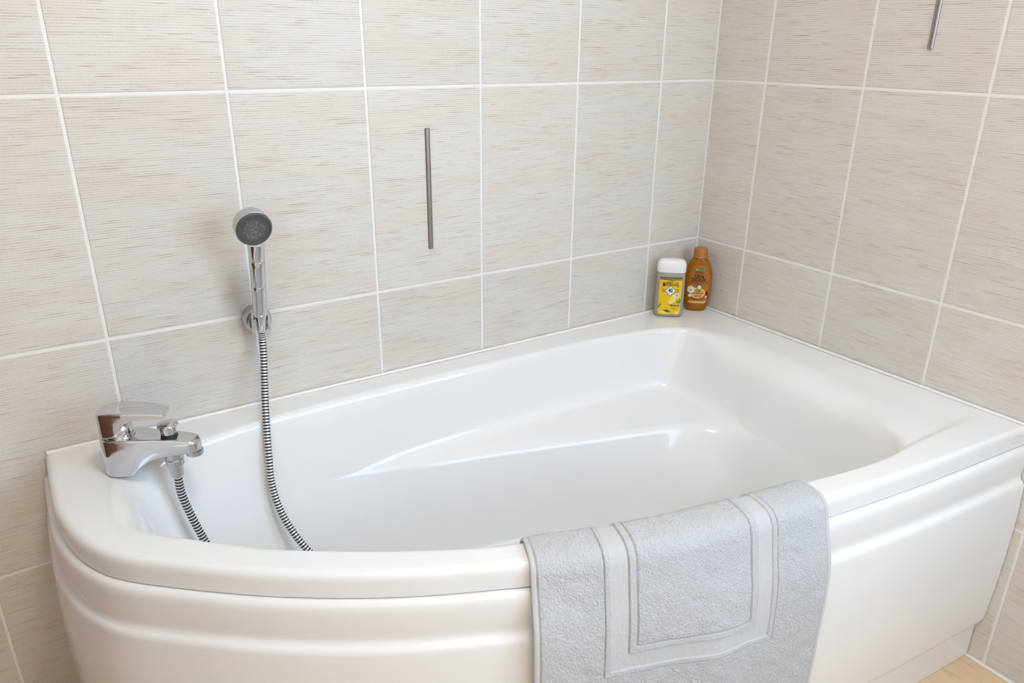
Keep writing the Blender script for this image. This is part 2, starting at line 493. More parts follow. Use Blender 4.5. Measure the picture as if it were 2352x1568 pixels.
verts = [p for c in columns for p in c]
faces = []
for i in range(nc):
    j = (i + 1) % nc
    for k in range(nr - 1):
        faces.append((i * nr + k, i * nr + k + 1, j * nr + k + 1, j * nr + k))
faces.append(tuple(i * nr + nr - 1 for i in range(nc)))
bath = thing('bathtub', 'white acrylic offset corner bathtub with a curved front panel', 'bathtub', (0, 0, 0))
mesh_obj('tub_shell', verts, faces, M_ACRYLIC, bath, 50)

PANEL = [(-.008, .5068), (-.002, .5068), (.0030, .5058), (.0074, .5025), (.0096, .4965), (.0105, .486), (.0102, .465), (.0092, .449), (.0096, .4425), (.0122, .4372), (.0160, .4335), (.0186, .4285), (.0198, .420), (.0215, .392),
         (.0236, .345), (.0240, .28), (.0226, .19), (.0192, .115), (.0172, .100), (.0140, .092), (.0090, .0875), (.0045, .087)]
pp = resample(catmull(PANEL, 6), 0.0025)
ss = np.r_[np.arange(0.0, lipS[-1] - 0.001, 0.010), lipS[-1]]
P, NN = lip_at(ss)
def panel_geo(prof):
    v = []; n = len(prof)
    for i in range(len(ss)):
        for q, z in prof:
            p = P[i] + NN[i] * q
            v.append((min(p[0], -.002), min(p[1], -.002), z))
    f = [(i * n + k, (i + 1) * n + k, (i + 1) * n + k + 1, i * n + k + 1) for i in range(len(ss) - 1) for k in range(n - 1)]
    return v, f
def rail_thick(prof, t):
    return list(prof) + [(q - t, z) for q, z in reversed(prof)]
o = mesh_obj('front_panel', *panel_geo(rail_thick([tuple(p) for p in pp], .006) + [tuple(pp[0])]), M_PANEL, bath, 60)
mesh_obj('plinth', *panel_geo([(-.004, .0872), (.0068, .0872), (.0070, .05), (.0072, .001), (-.004, .001), (-.004, .0872)]), M_PANEL, bath, 40)
# sealant along both walls
def bead(pts):
    P_ = resample(np.array(pts, float), 0.02)
    rng = np.random.default_rng(4)
    return tube_geo(P_, 0.0036 + rng.normal(0, .0002, len(P_)), 8)
mesh_obj('sealant_bead', *bead([(-1.560, -.0048, DZ), (-.005, -.0048, DZ)]), M_SEAL, bath, 60)
mesh_obj('sealant_bead', *bead([(-.0048, -.005, DZ), (-.0048, -.866, DZ)]), M_SEAL, bath, 60)
# embossed oval maker's mark on the lip by the right wall
s0 = lipS[-1] - 0.030
oval = []
for t in np.linspace(0, 2 * PI, 49):
    p, n = lip_at(s0 + .020 * math.cos(t)); q = p + n * .0002
    oval.append((q[0], q[1], .5265 + .0075 * math.sin(t)))
g = Geo().add(*tube_geo(np.array(oval), .0004, 6))
sl = []
for t in np.linspace(-1, 1, 9):
    p, n = lip_at(s0 + .010 * t); q = p + n * .0002
    sl.append((q[0], q[1], .5265 + .0045 * t))
g.add(*tube_geo(np.array(sl), .0004, 6))
o = g.build('emblem', plain('embossed_mark', (0.70, 0.69, 0.68), .2), bath, 60)

# ------------------------------------------------------------------ metal bars set into the tiles
def wall_bar(loc, length, axis, label):
    n = 12; r = 0.0058
    def ring(z, s):
        out = []
        for k in range(n + 1):
            t = PI * k / n
            a, d = math.cos(t) * r * s, math.sin(t) * 0.0045 * s
            out.append((a, -d, z) if axis == 'y' else (-d, a, z))
        return out
    v, f = rings_geo([ring(-length / 2, .7), ring(-length / 2 + .001, 1), ring(length / 2 - .001, 1), ring(length / 2, .7)])
    if axis == 'x': f = [tuple(reversed(q)) for q in f]
    o = mesh_obj('metal_bar', v, f, M_STEEL, None, 35); o.location = loc
    tag(o, label, 'metal bar', 'metal bars set into the wall tiles'); return o
wall_bar((-.8065, 0.0001, .930), .246, 'y', 'slim vertical steel bar on the long wall, right of the shower head')
wall_bar((0.0001, -.5355, 1.330), .246, 'x', 'slim vertical steel bar high on the right-hand wall, cut by the picture top')

# ------------------------------------------------------------------ bath mixer tap
u_dir = np.array([.89, -.456]); u_dir /= np.linalg.norm(u_dir)
tap = thing('mixer_tap', 'chrome single-lever bath mixer tap on the left corner of the bath deck', 'tap', (-1.452, -.135, DZ), math.atan2(u_dir[1], u_dir[0]))
def rrect(w, z0, z1, r, n=6):
    """rounded rectangle in the local yz plane"""
    r = max(min(r, w * .98, (z1 - z0) * .49), 1e-5)
    out = []
    for cx, cz, a0 in ((w - r, z0 + r, -PI / 2), (w - r, z1 - r, 0), (-w + r, z1 - r, PI / 2), (-w + r, z0 + r, PI)):
        for k in range(n + 1):
            a = a0 + PI / 2 * k / n
            out.append((cx + r * math.cos(a), cz + r * math.sin(a)))
    return out
def loft_u(us, w, z0, z1, r):
    return rings_geo([[(u, y, z) for y, z in rrect(w(u), z0(u), z1(u), r(u))] for u in us])
def pl(xs, ys):
    # smooth monotone interpolation
    xs = np.array(xs, float); ys = np.array(ys, float)
    X = np.linspace(xs[0], xs[-1], 400); Y = np.interp(X, xs, ys)
    k = np.ones(15) / 15; Yp = np.convolve(np.r_[[Y[0]] * 7, Y, [Y[-1]] * 7], k, 'valid')
    return lambda u: float(np.interp(u, X, Yp))
def with_ends(core, a, ra, b, rb, ex=2.2):
    def w(u):
        f = 1.0
        if u < a + ra: f = min(f, max(1 - ((a + ra - u) / ra) ** ex, 0) ** (1 / ex))
        if u > b - rb: f = min(f, math.sqrt(max(1 - ((u - b + rb) / rb) ** 2, 0)))
        return max(core(u) * f, .0006)
    return w
def ustations(a, b, n=46):
    t = np.linspace(0, PI, n); return a + (b - a) * (1 - np.cos(t)) / 2
ua, ub = -.0290, .1255
body_w = with_ends(pl([ua, 0, .03, .06, .09, ub], [.027, .027, .0255, .021, .0185, .0175]), ua, .024, ub, .015)
body_z0 = pl([ua, .014, .021, .029, .038, .048, .065, .085, ub], [0.0, 0.0, .001, .0095, .0175, .0240, .0285, .0305, .0315])
body_z1 = pl([ua, .02, .06, .10, .118, ub], [.0665, .0660, .0625, .0575, .0545, .0505])
mesh_obj('tap_body', *loft_u(ustations(ua, ub, 80), body_w, body_z0, body_z1, lambda u: .0035 + .005 * max(0, (u - .09) / .04)), M_CHROME, tap, 35)
ha, hb = -.0255, .0800
h_w = with_ends(pl([ha, 0, .02, .05, hb], [.0255, .0255, .0250, .0225, .0185]), ha, .0225, hb, .0018, 2.9)
h_z0 = pl([ha, -.002, .004, .012, .020, .030, .045, hb], [.0700, .0700, .0725, .0830, .0935, .0985, .1000, .0990])
h_z1 = pl([ha, -.022, -.012, .004, .03, .06, hb], [.1095, .1120, .1135, .1145, .1130, .1098, .1062])
mesh_obj('lever', *loft_u(ustations(ha, hb, 70), h_w, h_z0, h_z1, lambda u: .0032 if u < .03 else .0028), M_CHROME, tap, 35)
g = Geo().add(*lathe_geo([(.0235, .0640), (.0235, .0685), (.0222, .0690), (.0222, .0710), (.0215, .078), (.0195, .085), (.016, .090), (.013, .092)], 40, (0, 0, 1), (.001, 0, 0)))
g.build('cartridge_collar', M_CHROME, tap, 35)
DX = .0775
g = Geo().add(*lathe_geo([(.0126, .0655), (.0128, .0700), (.0134, .0760), (.0140, .0778), (.0163, .0786), (.0167, .0796), (.0150, .0822), (.0090, .0842), (0, .0848)], 40, (0, 0, 1), (DX, 0, 0)))
kb = g.build('diverter_knob', M_CHROME, tap, 40)
g = Geo().add(*lathe_geo([(.0135, .0570), (.0135, .0600), (.0128, .0605), (.0128, .0618), (.0122, .0622), (.0122, .0660)], 32, (0, 0, 1), (DX, 0, 0)))
g.build('rubber_sleeve', M_BLACKRUB, kb, 40)
g = Geo().add(*lathe_geo([(.0140, .0320), (.0140, .0260), (.0130, .0255), (.0130, .0240), (.0118, .0238), (0, .0238)], 36, (0, 0, 1), (.1135, 0, 0)))
g.build('aerator', M_CHROME_DULL, tap, 40)
g = Geo().add(*lathe_geo([(.0145, .0330), (.0145, .0190), (.0138, .0184)], 36, (0, 0, 1), (DX + .002, 0, 0)))
g.build('hose_outlet', M_CHROME_DULL, tap, 40)
# little hot / cold dot under the lever
g = Geo().add(*lathe_geo([(.0026, 0), (.0024, .0006), (0, .0008)], 16, (1, 0, .35), (.0200, 0, .0825)))
g.build('temperature_dot', plain('red_dot', (.45, .03, .03), .3), tap, 40)
def tap_pt(u, y, z):
    c, s = u_dir
    return np.array([-1.452 + u * c - y * s, -.135 + u * s + y * c, DZ + z])

# ------------------------------------------------------------------ wall bracket, hand shower and hose
BX, BZ = -1.183, .724
hand_b = np.array([-1.1845, -.0430, .7120]); hand_t = np.array([-1.1870, -.0870, .8900])
hax = (hand_t - hand_b); hlen = np.linalg.norm(hax); hax /= hlen
br = thing('shower_bracket', 'round chrome wall bracket holding the hand shower', 'bracket', (BX, 0, BZ))
g = Geo().add(*lathe_geo([(.0262, 0), (.0265, .004), (.0262, .016), (.0245, .022), (.0205, .0262), (0.0, .0275)], 44, (0, -1, 0)))
g.build('wall_disc', M_CHROME_DULL, br, 40)
def clip_geo():
    ri, ro, n = .0131, .0175, 30
    o = Vector(hand_b - np.array([BX, 0, BZ])); ax = Vector(hax)
    e1 = Vector((1, 0, 0)); e1 = (e1 - ax * e1.dot(ax)).normalized(); e2 = ax.cross(e1)   # e2 ~ +y (to the wall)
    if e2.y < 0: e2 = -e2
    a0, a1 = math.radians(-38), math.radians(218)
    rings = []
    for k in range(n + 1):
        a = a0 + (a1 - a0) * k / n
        d = e1 * math.cos(a) + e2 * math.sin(a)
        h0, h1 = .002, .040 - .012 * abs(math.cos(a)) ** 2
        lo = -.006 * abs(math.cos(a))
        rings.append([tuple(o + ax * (h0 + lo) + d * ri), tuple(o + ax * (h0 + lo) + d * ro), tuple(o + ax * h1 + d * (ro - .001)), tuple(o + ax * h1 + d * ri)])
    return rings_geo(rings)
v, f = clip_geo()
mesh_obj('fork_clip', v, f, M_CHROME, br, 40)

hs = thing('hand_shower', 'chrome hand shower with a round dark grey spray face, standing in the wall bracket', 'hand shower', tuple(hand_b))
zero = (0, 0, 0)
L_ = hlen
g = Geo().add(*lathe_geo([(.0088, .000), (.0092, .001), (.0118, .0345), (.0126, .0350), (.0126, .0375), (.0120, .038), (.0128, .060), (.0131, .090), (.0134, .0955), (.0127, .0970), (.0129, .0985), (.0136, .135), (.0140, .1460), (.0133, .1475), (.0136, .149), (.0144, .170), (.0144, L_ - .004)], 36, tuple(hax), zero))
g.build('handle', M_CHROME, hs, 30)
nf = np.array([0.015, -.955, -.29]); nf /= np.linalg.norm(nf)
fc = np.array([-1.1935, -.116, .9165]) - hand_b          # centre of spray face
g = Geo().add(*lathe_geo([(.0, -.036), (.014, -.0355), (.023, -.033), (.0280, -.028), (.0300, -.021), (.0308, -.010), (.0310, -.004), (.0300, -.0035)], 48, tuple(nf), tuple(fc)))
g.build('head_shell', M_CHROME_DULL, hs, 40)
g = Geo().add(*lathe_geo([(.0301, -.006), (.0301, -.001), (.0286, .0012), (.0255, .0012), (.0248, .0)], 48, tuple(nf), tuple(fc)))
g.build('head_rim', M_DARKRING, hs, 40)
m_face, nt, b = new_mat('speckled_spray_face')
tc = N(nt, 'ShaderNodeTexCoord'); nz = N(nt, 'ShaderNodeTexNoise', inp={'Scale': 700.0, 'Detail': 3.0})
nt.links.new(tc.outputs['Object'], nz.inputs['Vector'])
nt.links.new(mixc(nt, remap(nt, nz.outputs[0], .52, .72), (.085, .088, .092), (.50, .51, .52)), b.inputs['Base Color'])
b.inputs['Roughness'].default_value = .5
g = Geo().add(*lathe_geo([(.0250, -.003), (.0250, -.0002), (.010, .0002), (0, .0003)], 48, tuple(nf), tuple(fc)))
fp = g.build('spray_face', m_face, hs, 40)
g = Geo()
e1 = Vector(nf).orthogonal().normalized(); e2 = Vector(nf).cross(e1)
for rr, n in ((.0230, 34), (.0192, 26), (.0150, 20), (.0112, 14)):
    for k in range(n):
        t = 2 * PI * (k + .5 * (n % 4)) / n
        c = Vector(fc) + e1 * rr * math.cos(t) + e2 * rr * math.sin(t)
        g.add(*lathe_geo([(.00075, -.0002), (.0006, .0012), (0, .0014)], 6, tuple(nf), tuple(c)))
nzl = g.build('nozzles', plain('grey_nozzle', (.20, .205, .21), .5), fp, 40)
tag(nzl, kind='stuff')

hs0 = hand_b - hax * .0005
conn = tap_pt(DX + .002, 0, .0184)
hose_pts = [hs0, hs0 - hax * .02, (-1.1885, -.0480, .655), (-1.1975, -.0640, .600), (-1.2070, -.0870, .552), (-1.2170, -.1150, .490), (-1.2215, -.1330, .432), (-1.2130, -.1600, .375), (-1.1870, -.1980, .318),
            (-1.135, -.245, .250), (-1.06, -.30, .202), (-.985, -.355, .183), (-.955, -.415, .182), (-1.00, -.455, .183), (-1.09, -.44, .184), (-1.18, -.385, .195), (-1.255, -.310, .235), (-1.305, -.250, .295), (-1.340, -.205, .350),
            (-1.358, -.186, .397), (-1.372, -.176, .450), (-1.3805, -.1715, .495), conn + np.array([0, 0, -.040]), conn + np.array([0, 0, -.030])]
hp = resample(catmull(hose_pts, 24), .00145)
hose = thing('shower_hose', 'black and silver ribbed shower hose looping into the bath', 'hose', (0, 0, 0))
T, U, V = sweep_frames(hp)
nseg = 14; verts = []; faces = []; mi = []
for i in range(len(hp)):
    ph = i % 4
    r = (.0069, .0070, .0064, .0064)[ph]
    for k in range(nseg):
        t = 2 * PI * k / nseg
        verts.append(hp[i] + r * (U[i] * math.cos(t) + V[i] * math.sin(t)))
for i in range(len(hp) - 1):
    for k in range(nseg):
        a = i * nseg + k; b_ = i * nseg + (k + 1) % nseg
        faces.append((a, b_, b_ + nseg, a + nseg)); mi.append(0 if i % 4 in (3, 0) else 1)
mesh_obj('ribbed_tube', verts, faces, None, hose, 60, [M_HOSE_LIGHT, M_HOSE_DARK], mi)
# knurled nut and ferrule at the tap
g = Geo()
n = 48; rings = []
for z, rr, kn_ in ((-.0005, .0135, 0), (-.0015, .0145, 1), (-.0115, .0145, 1), (-.0135, .0130, 0), (-.0165, .0120, 0)):
    rings.append([tuple(conn + np.array([(rr - (.0004 if kn_ and k % 2 else 0)) * math.cos(2 * PI * k / n), (rr - (.0004 if kn_ and k % 2 else 0)) * math.sin(2 * PI * k / n), z])) for k in range(n)])
g.add(*rings_geo(rings))
nut = g.build('knurled_nut', M_CHROME_DULL, hose, 30)
g = Geo().add(*lathe_geo([(.0108, -.016), (.0104, -.030), (.0098, -.0335), (.0075, -.0340)], 32, (0, 0, 1), tuple(conn)))
g.build('ferrule', M_CHROME_DULL, hose, 30)

# ------------------------------------------------------------------ bath mat over the front rail
mat_root = thing('bath_mat', 'pale grey terry bath mat draped over the front rail of the bath', 'bath mat', (0, 0, 0))
MW, ML = 0.497, 0.82
S_L = 0.966
nu, nv = 460, 750
uu = np.linspace(0, MW, nu); vv = np.linspace(0, ML, nv)
rng = np.random.default_rng(11)
pos = np.zeros((nu, nv, 3))
mid = None
for i, u in enumerate(uu):
    s = S_L + u
    p, n = lip_at(np.array([s])); p = p[0]; n = n[0]
    # width of the rail here (distance from the lip to the inner edge, along the normal)
    far = 1 - sstep(u, .0, .10)
    out = .003 + .009 * far + .006 * sstep(u, .40, .497)
    ctl = [(-.222, .200), (-.167, .28), (-.113, .395), (-.089, .47), (-.075, .515), (-.065, .538), (-.051, .5520), (-.036, .5545), (-.016, .5535), (-.002, .5490), (.0075, .5370), (.0125, .5170), (.0170 + out * .6, .485), (.0225 + out, .455),
           (.0270 + out, .425), (.0300 + out, .38), (.0310 + out * .9, .32), (.0310 + out * .9, .25), (.0310 + out * .9, .12)]
    path = catmull(ctl, 8)
    ls = np.r_[0, np.cumsum(np.linalg.norm(np.diff(path, axis=0), axis=1))]
    zend = .212 - .030 * (u / MW)
    # arc length where the hanging part reaches the mat end
    send = np.interp(-zend, -path[60:, 1], ls[60:])
    sv = send - ML + vv
    q = np.interp(sv, ls, path[:, 0]); z = np.interp(sv, ls, path[:, 1])
    hang = sstep(.50 - z, 0.0, .16) * (q > 0)
    q = q + hang * (.0075 * math.exp(-((u - .285) / .045) ** 2) - .003 * math.exp(-((u - .36) / .05) ** 2) + .0025 * math.sin(u * 21 + .6))
    lean = hang * (0.0)
    pos[i, :, 0] = p[0] + n[0] * q; pos[i, :, 1] = p[1] + n[1] * q; pos[i, :, 2] = z
# keep the top edge a touch wavy like folded cloth
du = np.gradient(pos, axis=0); dv = np.gradient(pos, axis=1)
nrm = np.cross(dv, du); nrm /= np.linalg.norm(nrm, axis=2)[:, :, None] + 1e-12
if nrm[nu // 2, nv - 60] @ np.array([-.2, -1, 0]) < 0: nrm = -nrm
UU, VV = np.meshgrid(uu, vv, indexing='ij')
a_in = np.minimum(np.minimum(UU, MW - UU), np.minimum(VV, ML - VV))
a_fr = np.minimum(np.minimum(UU, MW - UU), np.minimum(VV, ML - VV) - .045)
a_in = np.where((a_in >= .0098) & (a_fr < .0098), .05, np.where(a_in < .0098, a_in, a_fr))   # wider border at the short ends
def blur(a, n):
    for _ in range(n):
        a = (a + np.roll(a, 1, 0) + np.roll(a, -1, 0)) / 3
        a = (a + np.roll(a, 1, 1) + np.roll(a, -1, 1)) / 3
    return a
n1 = rng.normal(0, 1, (nu, nv)); n1 = .7 * n1 + .3 * np.roll(n1, 1, 1); n1 /= n1.std()
n2 = blur(rng.normal(0, 1, (nu, nv)), 5); n2 /= n2.std()
n3 = blur(rng.normal(0, 1, (nu, nv)), 60); n3 /= n3.std()
B = [0, .0075, .0095, .1030, .1048, .1130, .1142, .1405, .1418, .1520, .1538]
h = np.zeros_like(a_in)
def zone(lo, hi): return (a_in >= lo) & (a_in < hi)
pile = .0030 + .00044 * n1 + .00014 * n2 + .0004 * n3
h = np.where(zone(0, .0075), .0016 * np.sqrt(np.clip(1 - ((a_in - .00375) / .0040) ** 2, 0, 1)) + .0006, h)
h = np.where(zone(.0075, .0095), -.0006, h)
h = np.where(zone(.0095, .1030), pile, h)
h = np.where(zone(.1030, .1048), -.0012, h)
h = np.where(zone(.1048, .1130), .0033 + .00026 * n1, h)
h = np.where(zone(.1130, .1142), .0012, h)
h = np.where(zone(.1142, .1405), .0010 + .00010 * n1 + .00012 * n2, h)
h = np.where(zone(.1405, .1418), -.0004, h)
h = np.where(zone(.1418, .1520), .0033 + .00026 * n1, h)
h = np.where(zone(.1520, .1538), -.0012, h)
h = np.where(a_in >= .1538, pile, h)
pos2 = pos + nrm * h[:, :, None]
def sub_mesh(name, mask, mat, parent, smooth=70):
    """faces of the sheet whose cell lies in the zone"""
    c = (a_in[:-1, :-1] + a_in[1:, 1:]) / 2
    ii, jj = np.nonzero(mask(c))
    idx = np.stack([ii * nv + jj, (ii + 1) * nv + jj, (ii + 1) * nv + jj + 1, ii * nv + jj + 1], 1)
    used, inv = np.unique(idx.ravel(), return_inverse=True)
    F = inv.reshape(idx.shape); Vv = pos2.reshape(-1, 3)[used]
    me = bpy.data.meshes.new(name)
    me.vertices.add(len(Vv)); me.vertices.foreach_set('co', Vv.ravel())
    me.loops.add(F.size); me.loops.foreach_set('vertex_index', F.ravel().astype(np.int32))
    me.polygons.add(len(F)); me.polygons.foreach_set('loop_start', np.arange(0, F.size, 4, dtype=np.int32))
    uvl = me.uv_layers.new(name='UVMap')
    uvs = np.stack([UU.ravel()[used][F.ravel()], VV.ravel()[used][F.ravel()]], 1)
    uvl.data.foreach_set('uv', uvs.ravel())
    me.update(calc_edges=True); me.validate()
    me.polygons.foreach_set('use_smooth', [True] * len(F))
    me.materials.append(mat)
    o = bpy.data.objects.new(name, me); return link(o, parent)
def cloth_mat(name, color, kind):
    m, nt, b = new_mat(name)
    tc = N(nt, 'ShaderNodeTexCoord')
    b.inputs['Roughness'].default_value = .95; b.inputs['Specular IOR Level'].default_value = .1
    b.inputs['Sheen Weight'].default_value = .25; b.inputs['Sheen Roughness'].default_value = .5
    if kind == 'pile':
        nz = N(nt, 'ShaderNodeTexNoise', inp={'Scale': 1000.0, 'Detail': 1.0}); nt.links.new(tc.outputs['Object'], nz.inputs['Vector'])
        c = mixc(nt, remap(nt, nz.outputs[0], .3, .7), tuple(x * .86 for x in color), tuple(min(x * 1.10, 1) for x in color))
        bp = N(nt, 'ShaderNodeBump', inp={'Strength': .6, 'Distance': .0012}); nt.links.new(nz.outputs[0], bp.inputs['Height'])
    else:
        sp = N(nt, 'ShaderNodeSeparateXYZ'); nt.links.new(tc.outputs['UV'], sp.inputs[0])
        w = math_n(nt, 'SINE', math_n(nt, 'MULTIPLY', sp.outputs[0], 2 * PI / .0016))
        c = mixc(nt, remap(nt, w, -1, 1), tuple(x * .93 for x in color), color)
        bp = N(nt, 'ShaderNodeBump', inp={'Strength': .4, 'Distance': .0006}); nt.links.new(w, bp.inputs['Height'])
    nt.links.new(c, b.inputs['Base Color']); nt.links.new(bp.outputs[0], b.inputs['Normal'])
    return m
M_PILE = cloth_mat('grey_terry', (.585, .588, .60), 'pile')
M_BAND = cloth_mat('grey_woven_band', (.66, .655, .665), 'band')
M_SEAM = cloth_mat('grey_seam', (.44, .43, .42), 'pile')
sub_mesh('hem', lambda c: c < .0095, M_BAND, mat_root)
sub_mesh('outer_pile', lambda c: (c >= .0095) & (c < .1039), M_PILE, mat_root)
sub_mesh('cord', lambda c: (c >= .1039) & (c < .1136), M_PILE, mat_root)
sub_mesh('woven_band', lambda c: (c >= .1136) & (c < .1412), M_BAND, mat_root)
sub_mesh('cord', lambda c: (c >= .1412) & (c < .1529), M_PILE, mat_root)
sub_mesh('centre_pile', lambda c: c >= .1529, M_PILE, mat_root)
# backing cloth: coarse under-sheet joined to the hem edge
st_u = np.unique(np.r_[np.arange(0, nu, 8), nu - 1]); st_v = np.unique(np.r_[np.arange(0, nv, 8), nv - 1])
top = pos2[np.ix_(st_u, st_v)]; bot = pos[np.ix_(st_u, st_v)] - nrm[np.ix_(st_u, st_v)] * .0022
bv = [tuple(p) for p in bot.reshape(-1, 3)]; nn = len(st_v)
bf = [(i * nn + j, i * nn + j + 1, (i + 1) * nn + j + 1, (i + 1) * nn + j) for i in range(len(st_u) - 1) for j in range(nn - 1)]
loop = [(i, 0) for i in range(len(st_u))] + [(len(st_u) - 1, j) for j in range(1, nn)] + [(i, nn - 1) for i in range(len(st_u) - 2, -1, -1)] + [(0, j) for j in range(nn - 2, 0, -1)]
base = len(bv)
for (i, j) in loop: bv.append(tuple(top[i, j]))
for k in range(len(loop)):
    k2 = (k + 1) % len(loop); a = loop[k]; c = loop[k2]
    bf.append((a[0] * nn + a[1], c[0] * nn + c[1], base + k2, base + k))
mesh_obj('backing', bv, bf, M_BAND, mat_root, 50)

# ------------------------------------------------------------------ bottles
def text_geo(txt, size, align='CENTER', bold=0.0, sx=1.0, shear=0.0, spacing=1.0):
    cu = bpy.data.curves.new('lettering', 'FONT'); cu.body = txt; cu.size = size
    cu.align_x = align; cu.align_y = 'CENTER'; cu.offset = bold; cu.shear = shear; cu.space_character = spacing
    cu.resolution_u = 3
    o = bpy.data.objects.new('lettering', cu); COL.objects.link(o)
    dg = bpy.context.evaluated_depsgraph_get(); dg.update()
    me = bpy.data.meshes.new_from_object(o.evaluated_get(dg))
    v = [(p.co.x * sx, p.co.y) for p in me.vertices]; f = [tuple(p.vertices) for p in me.polygons]
    bpy.data.objects.remove(o); bpy.data.curves.remove(cu); bpy.data.meshes.remove(me)
    return v, f

def fine_tris(v, f, lim=.0030):
    v = list(v); out = []
    st = [(q[0], q[k], q[k + 1]) for q in f for k in range(1, len(q) - 1)]
    cache = {}
    def midp(a, b):
        k = (min(a, b), max(a, b))
        if k not in cache:
            v.append(((v[a][0] + v[b][0]) / 2, (v[a][1] + v[b][1]) / 2)); cache[k] = len(v) - 1
        return cache[k]
    def ln(a, b): return math.hypot(v[a][0] - v[b][0], v[a][1] - v[b][1])
    while st:
        a, b, c = st.pop()
        e = [(ln(a, b), 0), (ln(b, c), 1), (ln(c, a), 2)]; m = max(e)
        if m[0] <= lim: out.append((a, b, c)); continue
        if m[1] == 0: k = midp(a, b); st += [(a, k, c), (k, b, c)]
        elif m[1] == 1: k = midp(b, c); st += [(a, b, k), (a, k, c)]
        else: k = midp(c, a); st += [(a, b, k), (k, b, c)]
    return v, out

class Print:
    """flat print wrapped on a bottle front; depth(a,b) gives local -y of the surface"""
    def __init__(s, depth, parent): s.depth = depth; s.parent = parent; s.lay = 0
    def put(s, name, v, f, mat, eps, parent=None):
        v, f = fine_tris(v, f)
        vv_ = [(a, -(s.depth(a, b) + eps), b) for a, b in v]
        return mesh_obj(name, vv_, f, mat, parent or s.parent)
    def text(s, txt, a, b, size, mat, eps=.0006, parent=None, name='lettering', **kw):
        v, f = text_geo(txt, size, **kw)
        return s.put(name, [(x + a, y + b) for x, y in v], f, mat, eps, parent)
    def poly(s, name, pts, mat, eps=.0004, parent=None, sub=0):
        c = (sum(p[0] for p in pts) / len(pts), sum(p[1] for p in pts) / len(pts))
        v = []; f = []; n = len(pts); lv = max(sub, 1)
        for k in range(1, lv + 1):
            v += [(c[0] + (p[0] - c[0]) * k / lv, c[1] + (p[1] - c[1]) * k / lv) for p in pts]
        v.append(c); ci = len(v) - 1
        for i in range(n):
            j = (i + 1) % n
            f.append((ci, i, j))
            for k in range(lv - 1): f.append((k * n + i, (k + 1) * n + i, (k + 1) * n + j, k * n + j))
        return s.put(name, v, f, mat, eps, parent)
def ellipse(cx, cz, rx, rz, n=28, rot=0):
    c, s_ = math.cos(rot), math.sin(rot)
    return [(cx + rx * math.cos(t) * c - rz * math.sin(t) * s_, cz + rx * math.cos(t) * s_ + rz * math.sin(t) * c) for t in [2 * PI * k / n for k in range(n)]]
def rect_pts(x0, x1, z0, z1, r=0, n=5):
    if r <= 0: return [(x0, z0), (x1, z0), (x1, z1), (x0, z1)]
    out = []
    for cx, cz, a0 in ((x1 - r, z0 + r, -PI / 2), (x1 - r, z1 - r, 0), (x0 + r, z1 - r, PI / 2), (x0 + r, z0 + r, PI)):
        out += [(cx + r * math.cos(a0 + PI / 2 * k / n), cz + r * math.sin(a0 + PI / 2 * k / n)) for k in range(n + 1)]
    return out
def superell(w, d, e, n=48):
    out = []
    for k in range(n):
        t = 2 * PI * k / n; c, s_ = math.cos(t), math.sin(t)
        out.append((w * math.copysign(abs(c) ** (2 / e), c), d * math.copysign(abs(s_) ** (2 / e), s_)))
    return out
def body_geo(levels, n=48):
    return rings_geo([[(x, y, z) for x, y in superell(w, d, e, n)] for w, d, e, z in levels])
def liquid(name, color, trans, rough):
    m, nt, b = new_mat(name)
    tc = N(nt, 'ShaderNodeTexCoord'); nz = N(nt, 'ShaderNodeTexNoise', inp={'Scale': 40.0}); nt.links.new(tc.outputs['Object'], nz.inputs['Vector'])
    nt.links.new(mixc(nt, nz.outputs[0], tuple(x * .93 for x in color), color), b.inputs['Base Color'])
    b.inputs['Transmission Weight'].default_value = trans; b.inputs['Roughness'].default_value = rough; b.inputs['IOR'].default_value = 1.38
    return m
INK = plain('black_ink', (.012, .013, .016), .4); WHITE = plain('white_ink', (.85, .85, .83), .4)
YEL = plain('yellow_label', (.87, .53, .012), .35); LEMON = plain('lemon_yellow', (.90, .74, .10), .4); GREEN = plain('leaf_green', (.09, .30, .03), .4)
DKGREEN = plain('dark_green_ink', (.015, .20, .075), .4); GOLD = plain('gold_ink', (.80, .43, .10), .35); BROWN = plain('brown_ink', (.06, .018, .006), .4)
OLIVE = plain('olive_ink', (.30, .25, .03), .4); ORANGE = plain('orange_label', (.40, .125, .005), .35); CREAM = plain('cream_petal', (.82, .74, .62), .5)

# clear shower gel bottle
gel = thing('shower_gel_bottle', 'clear shower gel bottle with yellow label and white cap on the bath corner', 'bottle', (-.141, -.051, DZ + .0003), math.radians(-40))
GD = .0185
lev = [(.0300, .0130, 3, 0), (.0335, .0158, 3.4, .0015), (.0352, .0172, 3.6, .005), (.0365, .0180, 3.6, .010), (.0372, GD, 3.6, .020), (.0372, GD, 3.6, .060), (.0366, GD, 3.6, .100), (.0358, GD - .0003, 3.6, .1195), (.0345, .0172, 3.6, .1210)]
mesh_obj('gel_body', *body_geo(lev), liquid('clear_gel', (.60, .58, .44), .45, .12), gel, 50)
lev = [(.0340, .0170, 3.4, .1205), (.0362, .0190, 3.4, .1208), (.0366, .0193, 3.4, .123), (.0366, .0193, 3.3, .137), (.0358, .0188, 3.2, .1430), (.0338, .0172, 3.0, .1480), (.0300, .0145, 2.8, .1512), (.0235, .0100, 2.6, .1530), (.0120, .005, 2.4, .1535)]
mesh_obj('cap', *body_geo(lev), plain('white_cap', (.86, .86, .85), .35), gel, 50)
pr_ = Print(lambda a, b: (GD + .0001) * (1 - min(abs(a) / .0370, .999) ** 3.6) ** (1 / 3.6), gel)
